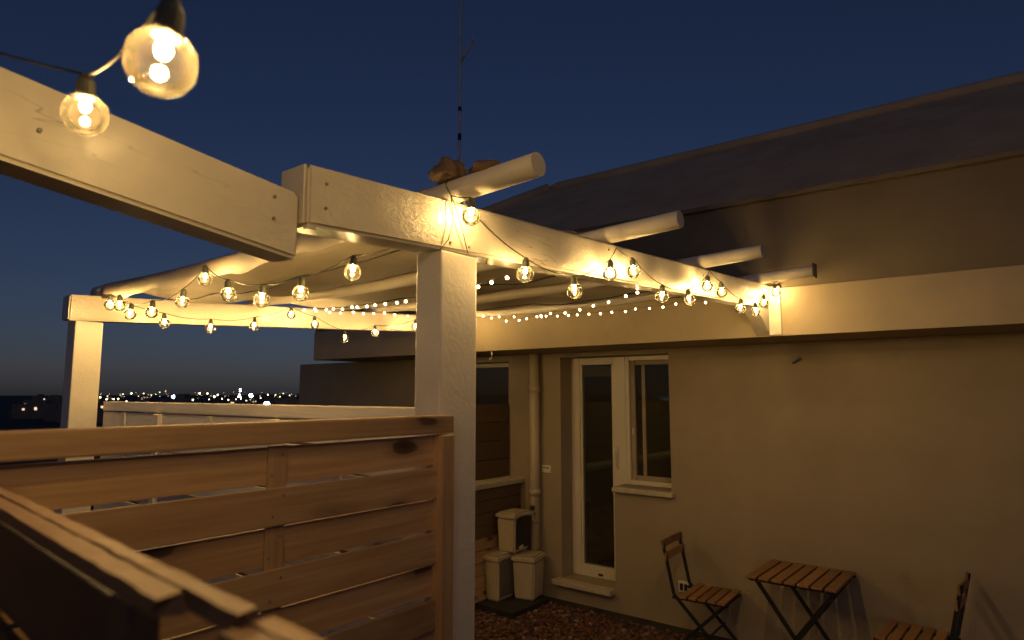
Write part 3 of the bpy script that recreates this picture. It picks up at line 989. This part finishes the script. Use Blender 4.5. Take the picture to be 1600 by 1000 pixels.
for k in range(7):
    x = -.270 + k * .0775
    box('table_slat', x, x + .064, -.27, .262, .604, .62, M['acacia'], tb, .004)
for s in (-1, 1):
    bar('top_rail', (-.262, s * .235, .595), (.262, s * .235, .595), .010, .016, M['metal'], tb)
    bar('leg', (-.215, s * .222, .588), (.20, s * .222, 0), .012, .024, M['metal'], tb)
    bar('leg', (.235, s * .205, .588), (-.20, s * .205, 0), .012, .024, M['metal'], tb)
bar('brace', (.225, -.205, .572), (.225, .205, .572), .012, .012, M['metal'], tb, side=(1, 0, 0))
bar('brace', (-.12, -.205, .12), (-.12, .205, .12), .012, .012, M['metal'], tb, side=(1, 0, 0))

# ------------------------------------------------------------------ string lights
def globe_mesh():
    bm = bmesh.new()
    n, m_ = 20, 12
    r = .028
    rings = []
    for i in range(1, m_):
        th = math.pi * i / m_
        if r * math.sin(th) < .010 and th < 1: continue
        rings.append([bm.verts.new((r * math.sin(th) * math.cos(2 * math.pi * k / n), r * math.sin(th) * math.sin(2 * math.pi * k / n), r * math.cos(th))) for k in range(n)])
    for a, b_ in zip(rings, rings[1:]):
        for k in range(n):
            bm.faces.new((a[k], b_[k], b_[(k + 1) % n], a[(k + 1) % n]))
    bot = bm.verts.new((0, 0, -r))
    for k in range(n):
        bm.faces.new((rings[-1][k], bot, rings[-1][(k + 1) % n]))
    bmesh.ops.recalc_face_normals(bm, faces=bm.faces)
    me = bpy.data.meshes.new('bulb'); bm.to_mesh(me); bm.free()
    for p in me.polygons: p.use_smooth = True
    me.materials.append(M['glass_bulb'])
    return me
def socket_mesh():
    bm = bmesh.new()
    add_tube(bm, [(0, 0, .022), (0, 0, .026), (0, 0, .044), (0, 0, .055)], .013, 14, True, [.0118, .0124, .0112, .005])
    me = bpy.data.meshes.new('socket'); bm.to_mesh(me); bm.free()
    me.materials.append(M['socket'])
    return me
def filament_mesh():
    bm = bmesh.new()
    bmesh.ops.create_icosphere(bm, subdivisions=2, radius=.0062, matrix=Matrix.Translation((0, 0, .011)) @ Matrix.Diagonal((1, 1, 1.35, 1)))
    me = bpy.data.meshes.new('filament'); bm.to_mesh(me); bm.free()
    me.materials.append(M['filament'])
    return me
G_ME, S_ME, F_ME = globe_mesh(), socket_mesh(), filament_mesh()

def sag_path(pts, n=6, sag=.04):
    out = []
    for a, b_ in zip(pts, pts[1:]):
        a = Vector(a); b_ = Vector(b_)
        d = (b_ - a).length
        for k in range(n):
            t = k / n
            p = a.lerp(b_, t)
            p.z -= sag * d * 4 * t * (1 - t)
            out.append(p)
    out.append(Vector(pts[-1]))
    return out

def festoon(label, bulbs, start, end, sag=.05, tilt=.12, via=None):
    """globe-bulb string: cord through every socket, bulbs hanging below; via[i] = hook the cord passes before bulb i"""
    o0 = Vector(bulbs[0])
    t = empty('string_lights', o0)
    tag(t, label, 'string lights', 'festoon strings with globe bulbs')
    cpts = [Vector(start)] if start else []
    for i, p in enumerate(bulbs):
        if via and i in via: cpts.append(Vector(via[i]))
        cpts.append(Vector(p) + Vector((0, 0, .055)))
    if end: cpts.append(Vector(end))
    tube('cord', [p - o0 for p in sag_path(cpts, 6, sag)], .0020, M['cord'], t, 5)
    for i, p in enumerate(bulbs):
        g = bpy.data.objects.new('bulb', G_ME); link(g, t)
        g.location = Vector(p) - o0
        g.rotation_euler = (random.uniform(-tilt, tilt), random.uniform(-tilt, tilt), random.uniform(0, 6))
        s = bpy.data.objects.new('socket', S_ME); link(s, g)
        f = bpy.data.objects.new('filament', F_ME); link(f, g)
    return t
XA = -1.25
sA = festoon('string of globe bulbs looped along the beam from post to house',
        [(XA, 1.384, 2.358), (XA, 1.64, 2.223), (XA, 1.928, 2.205), (XA, 2.175, 2.301), (XA, 2.366, 2.339), (XA, 2.618, 2.263), (XA, 2.908, 2.281),
         (XA, 3.13, 2.376), (XA, 3.324, 2.368), (XA, 3.591, 2.311), (XA, 3.845, 2.318), (-1.268, 4.05, 2.39), (-1.246, 4.225, 2.475)],
        (-1.298, 1.347, 2.420), (-1.279, 4.285, 2.56), via={1: (-1.298, 1.40, 2.415), 4: (XA, 2.228, 2.412), 8: (XA, 3.17, 2.461)})
for lp in ([(-1.296, 1.347, 2.418), (-1.292, 1.354, 2.345), (-1.294, 1.336, 2.286), (-1.303, 1.311, 2.252)], [(-1.296, 1.35, 2.418), (-1.290, 1.384, 2.342), (-1.300, 1.426, 2.264)],
           [(-1.296, 1.347, 2.420), (-1.330, 1.36, 2.46), (-1.332, 1.378, 2.50)]):
    tube('cord_loop', [Vector(p) - Vector(sA.location) for p in lp], .0016, M['cord'], sA, 5)
festoon('string of globe bulbs under the first pole of the canopy',
        [(-1.718, 1.331, 2.24), (-1.925, 1.279, 2.185), (-2.11, 1.247, 2.175), (-2.293, 1.222, 2.208), (-2.57, 1.27, 2.302), (-2.758, 1.272, 2.226),
         (-3.128, 1.309, 2.214), (-3.361, 1.309, 2.222), (-3.487, 1.309, 2.273), (-3.604, 1.309, 2.286)],
        (-1.449, 1.365, 2.327), (-3.787, 1.309, 2.374))
festoon('string of globe bulbs along the far beam above the city',
        [(-3.72, 1.627, 2.229), (-3.72, 1.885, 2.221), (-3.72, 2.155, 2.254), (-3.72, 2.408, 2.348), (-3.72, 2.587, 2.3), (-3.72, 2.833, 2.223), (-3.72, 3.096, 2.281),
         (-3.74, 3.506, 2.36), (-3.74, 4.067, 2.42)],
        (-3.85, 1.403, 2.364), (-3.80, 4.290, 2.504))
festoon('large near string of globe bulbs beside the first beam',
        [(-.965, .305, 2.217), (-.548, .225, 2.121), (-.715, .634, 2.49), (-.42, .80, 2.62), (.02, .85, 2.70), (.50, .74, 2.80)],  # last three bulbs are out of view, added to brighten post and fence
        (-1.36, .10, 2.45), (1.60, .40, 3.0), sag=.03)
sp_ = empty('string_pole', (1.62, .40, 0))
tag(sp_, 'tall wooden pole holding up the near string of bulbs', 'pole')
tube('shaft', [(0, 0, 0), (0, 0, 3.05)], .03, M['pine'], sp_, 12)
box('foot', -.12, .12, -.12, .12, .081, .14, M['galv'], sp_, .004)
tube('hook', [(-.028, 0, 3.0), (-.05, 0, 2.99), (-.05, 0, 3.02)], .004, M['galv'], sp_, 6)

def fairy_mesh():
    bm = bmesh.new()
    bmesh.ops.create_icosphere(bm, subdivisions=1, radius=.0068)
    me = bpy.data.meshes.new('fairy_bulb'); bm.to_mesh(me); bm.free()
    me.materials.append(M['fairy'])
    return me
FA_ME = fairy_mesh()
def fairy(label, pts):
    o0 = Vector(pts[0])
    t = empty('fairy_lights', o0)
    tag(t, label, 'fairy lights', 'fairy light strings under the canopy')
    tube('wire', [Vector(p) - o0 + Vector((0, 0, .010)) for p in pts], .0012, M['cord'], t, 4)
    for p in pts:
        f = bpy.data.objects.new('fairy_bulb', FA_ME); link(f, t)
        f.location = Vector(p) - o0
fairy('thin fairy lights along the far beam towards the house', [(-3.815, 2.468, 2.377), (-3.815, 2.565, 2.4), (-3.815, 2.66, 2.404), (-3.815, 2.769, 2.406), (-3.815, 2.86, 2.41), (-3.815, 2.971, 2.426), (-3.815, 3.064, 2.425), (-3.815, 3.158, 2.434), (-3.815, 3.262, 2.448), (-3.815, 3.364, 2.444), (-3.815, 3.495, 2.446), (-3.815, 3.653, 2.455), (-3.815, 3.87, 2.469), (-3.815, 4.103, 2.49), (-3.815, 4.268, 2.504)])
fairy('thin fairy lights crossing under the canopy behind the white post', [(-3.723, 2.585, 2.403), (-3.474, 2.496, 2.37), (-3.333, 2.447, 2.359), (-3.167, 2.388, 2.339), (-3.003, 2.329, 2.332), (-2.92, 2.3, 2.321), (-2.773, 2.248, 2.308), (-2.655, 2.206, 2.301), (-2.519, 2.157, 2.29), (-2.377, 2.107, 2.279), (-2.274, 2.07, 2.273), (-2.098, 2.007, 2.265), (-1.917, 1.943, 2.258), (-1.754, 1.885, 2.251), (-1.622, 1.838, 2.246), (-1.528, 1.805, 2.249), (-1.417, 1.757, 2.247)])
fairy('thin fairy lights strung in front of the fascia above the door', [(-3.638, 4.19, 2.496), (-3.536, 4.178, 2.472), (-3.444, 4.167, 2.475), (-3.361, 4.157, 2.432), (-3.272, 4.147, 2.459), (-3.216, 4.142, 2.427), (-3.131, 4.13, 2.433), (-3.021, 4.118, 2.44), (-2.974, 4.112, 2.436), (-2.927, 4.107, 2.437), (-2.811, 4.092, 2.428), (-2.704, 4.08, 2.423), (-2.619, 4.07, 2.421), (-2.511, 4.058, 2.417), (-2.409, 4.046, 2.412), (-2.308, 4.034, 2.413), (-2.194, 4.021, 2.407), (-2.11, 4.01, 2.418), (-1.999, 3.997, 2.412), (-1.896, 3.985, 2.411), (-1.801, 3.974, 2.422), (-1.59, 3.946, 2.411), (-1.417, 3.927, 2.402)])
fairy('short fairy light run rising to the middle of the beam', [(-2.805, 3.871, 2.411), (-2.561, 3.645, 2.386), (-2.3, 3.434, 2.35), (-2.075, 3.253, 2.335), (-1.894, 3.107, 2.328), (-1.712, 2.96, 2.317), (-1.532, 2.815, 2.315), (-1.417, 2.715, 2.31)])

# ------------------------------------------------------------------ far city
YAW = R(38.45)
def polar(pxx, dist):
    """bearing given as offset from the view axis in image units"""
    u = (pxx - 800) / 1030.0
    dx, dy = -math.sin(YAW) + math.cos(YAW) * u, math.cos(YAW) + math.sin(YAW) * u
    return dx * dist, dy * dist
rcity = random.Random(21)
def city_block(name, label, x, y, w, d, h, rz, nwin=3, group='low blocks of the distant city'):
    t = empty(name, (x, y, -17.0), rz)
    tag(t, label, 'building', group)
    bm = bmesh.new()
    add_box(bm, -w / 2, w / 2, -d / 2, d / 2, 0, h)
    bm_obj('wall', bm, M['city_wall'], t)
    bm = bmesh.new()
    add_box(bm, -w / 2 - .3, w / 2 + .3, -d / 2 - .3, d / 2 + .3, h + .01, h + .8)
    add_box(bm, -w * .2, w * .15, -d * .2, d * .2, h + .81, h + 3.2)
    bm_obj('roof', bm, M['city_wall'], t)
    for k in range(nwin):
        xx = rcity.uniform(-w * .42, w * .42); zz = rcity.uniform(h * .3, h * .92)
        bm = bmesh.new(); add_box(bm, xx - .9, xx + .9, -d / 2 - .12, -d / 2 - .02, zz - .7, zz + .7)
        bm_obj('lit_window', bm, M['lit_window'], t)
x, y = polar(289, 330)
city_block('apartment_block', 'large dark flat roofed block on the city skyline', x, y, 15, 12, 15.2, YAW, 0, None)
for k in range(46):
    pxx = rcity.uniform(60, 520)
    dist = rcity.uniform(380, 1700)
    x, y = polar(pxx, dist)
    city_block('city_building', 'low dark block with few lit windows in the distant city', x, y, rcity.uniform(14, 40), rcity.uniform(10, 18), rcity.uniform(5, 12) + dist * .003, YAW + rcity.uniform(-.3, .3), 3)

def lamp_mesh(r, mat, name):
    bm = bmesh.new()
    add_tube(bm, [(0, 0, 0), (0, 0, 8.0)], .09, 5)
    n0 = len(bm.faces)
    bmesh.ops.create_icosphere(bm, subdivisions=2, radius=r, matrix=Matrix.Translation((0, 0, 8.0 + r)))
    me = bpy.data.meshes.new(name)
    bm.faces.ensure_lookup_table()
    for f in bm.faces[n0:]: f.material_index = 1
    bm.to_mesh(me); bm.free()
    me.materials.append(M['galv']); me.materials.append(mat)
    return me
LM = {'w': lamp_mesh(.8, M['lamp_warm'], 'street_lamp'), 'o': lamp_mesh(.7, M['lamp_orange'], 'street_lamp'), 'c': lamp_mesh(.9, M['lamp_white'], 'street_lamp'), 'b': lamp_mesh(1.1, M['lamp_blue'], 'street_lamp')}
def lamp(pxx, pyy, kind, dist, label, group, sc=1.0):
    x, y = polar(pxx, dist)
    z = 1.85 + (614 - pyy) / 1030.0 * dist            # height of the light itself
    o = bpy.data.objects.new('street_lamp', LM[kind]); link(o)
    o.location = (x, y, z - 8.6 * sc)
    o.scale = (sc, sc, sc)
    tag(o, label, 'street lamp', group)
for pxx, pyy, k, d, s in [(145, 617, 'w', 700, 1.1), (150, 618, 'w', 700, 1.2), (154, 617, 'w', 720, 1.0), (161, 621, 'w', 640, .8), (171, 624, 'w', 560, .7), (182, 624, 'w', 560, .8), (189, 623.5, 'w', 560, .7),
                       (202, 627, 'w', 480, .5), (305, 625, 'w', 300, .4), (315, 615, 'w', 900, 1.3), (327, 615, 'w', 950, 1.2), (343, 617, 'w', 900, 1.1), (338, 620, 'w', 700, 1.2),
                       (360, 625, 'w', 480, .5), (350, 623, 'w', 520, .5), (410, 622, 'w', 600, .5), (440, 620, 'w', 640, .5), (455, 618, 'w', 700, .5),
                       (196, 616, 'w', 1200, .8), (228, 615, 'w', 1300, 1.0), (240, 618, 'w', 1300, .7), (209, 615, 'w', 1300, 1.6), (253, 613, 'w', 1500, .9), (262, 611, 'w', 1700, .8), (172, 619, 'w', 1200, .7),
                       (372, 624, 'w', 520, .4), (388, 626, 'w', 480, .4), (330, 624, 'w', 560, .4), (421, 617, 'w', 1200, 1.2), (433, 617, 'w', 1200, .8), (445, 615, 'w', 1300, .8), (220, 619, 'w', 1100, .5), (247, 616, 'w', 1400, .7)]:
    lamp(pxx, pyy, k, d, 'small warm lamp glowing in the distant city', 'lamps of the distant city', s)
for k in range(80):
    d_ = rcity.uniform(700, 1900)
    lamp(rcity.uniform(135, 480), 614 + rcity.uniform(-1.5, 9), rcity.choice('wwowo'), d_, 'small warm lamp glowing in the distant city', 'lamps of the distant city', d_ / 1900 * rcity.uniform(.25, .7))
for k in range(6):
    o = bpy.data.objects.new('street_lamp', LM['c']); link(o)
    o.location = (-181.7 + k * 2.3, -367.4 - k * .6, -17.2 + (.9 if k % 2 else 0)); o.scale = (1.35, 1.35, 1.35)
    tag(o, 'white lamp of the street mirrored in the window beside the door', 'street lamp', 'street lamps behind the terrace')
lamp(275, 621, 'b', 420, 'bright bluish floodlight before the dark city block', None, .9)
lamp(395, 619, 'c', 520, 'bright cyan white floodlight beside the lit tower', None, 1.5)
lamp(420, 632.5, 'c', 260, 'brightest white floodlight low behind the pale fence', None, 1.1)
lamp(473, 633, 'c', 240, 'white lamp beside the end of the grey house wall', None, .35)
lamp(503, 636, 'w', 200, 'warm lamp low in front of the grey house wall', None, .2)
# lit tower with mast
x, y = polar(378, 900)
tw = empty('lit_tower', (x, y, -17.0), YAW)
tag(tw, 'floodlit white tower with thin mast on the city skyline', 'tower')
tube('shaft', [(0, 0, 0), (0, 0, 14), (0, 0, 19)], 2.0, M['city_wall'], tw, 10, radii=[3.2, 2.4, 1.6])
tube('mast', [(0, 0, 19), (0, 0, 25)], .35, M['city_wall'], tw, 6)
for z, r in ((9.5, 2.4), (12.5, 1.9), (16, 1.0), (21.5, .7), (24, .5)):
    bm = bmesh.new(); bmesh.ops.create_icosphere(bm, subdivisions=2, radius=r, matrix=Matrix.Translation((0, -2.6 if z < 17 else -.4, z)))
    bm_obj('floodlight', bm, M['lamp_white'], tw)
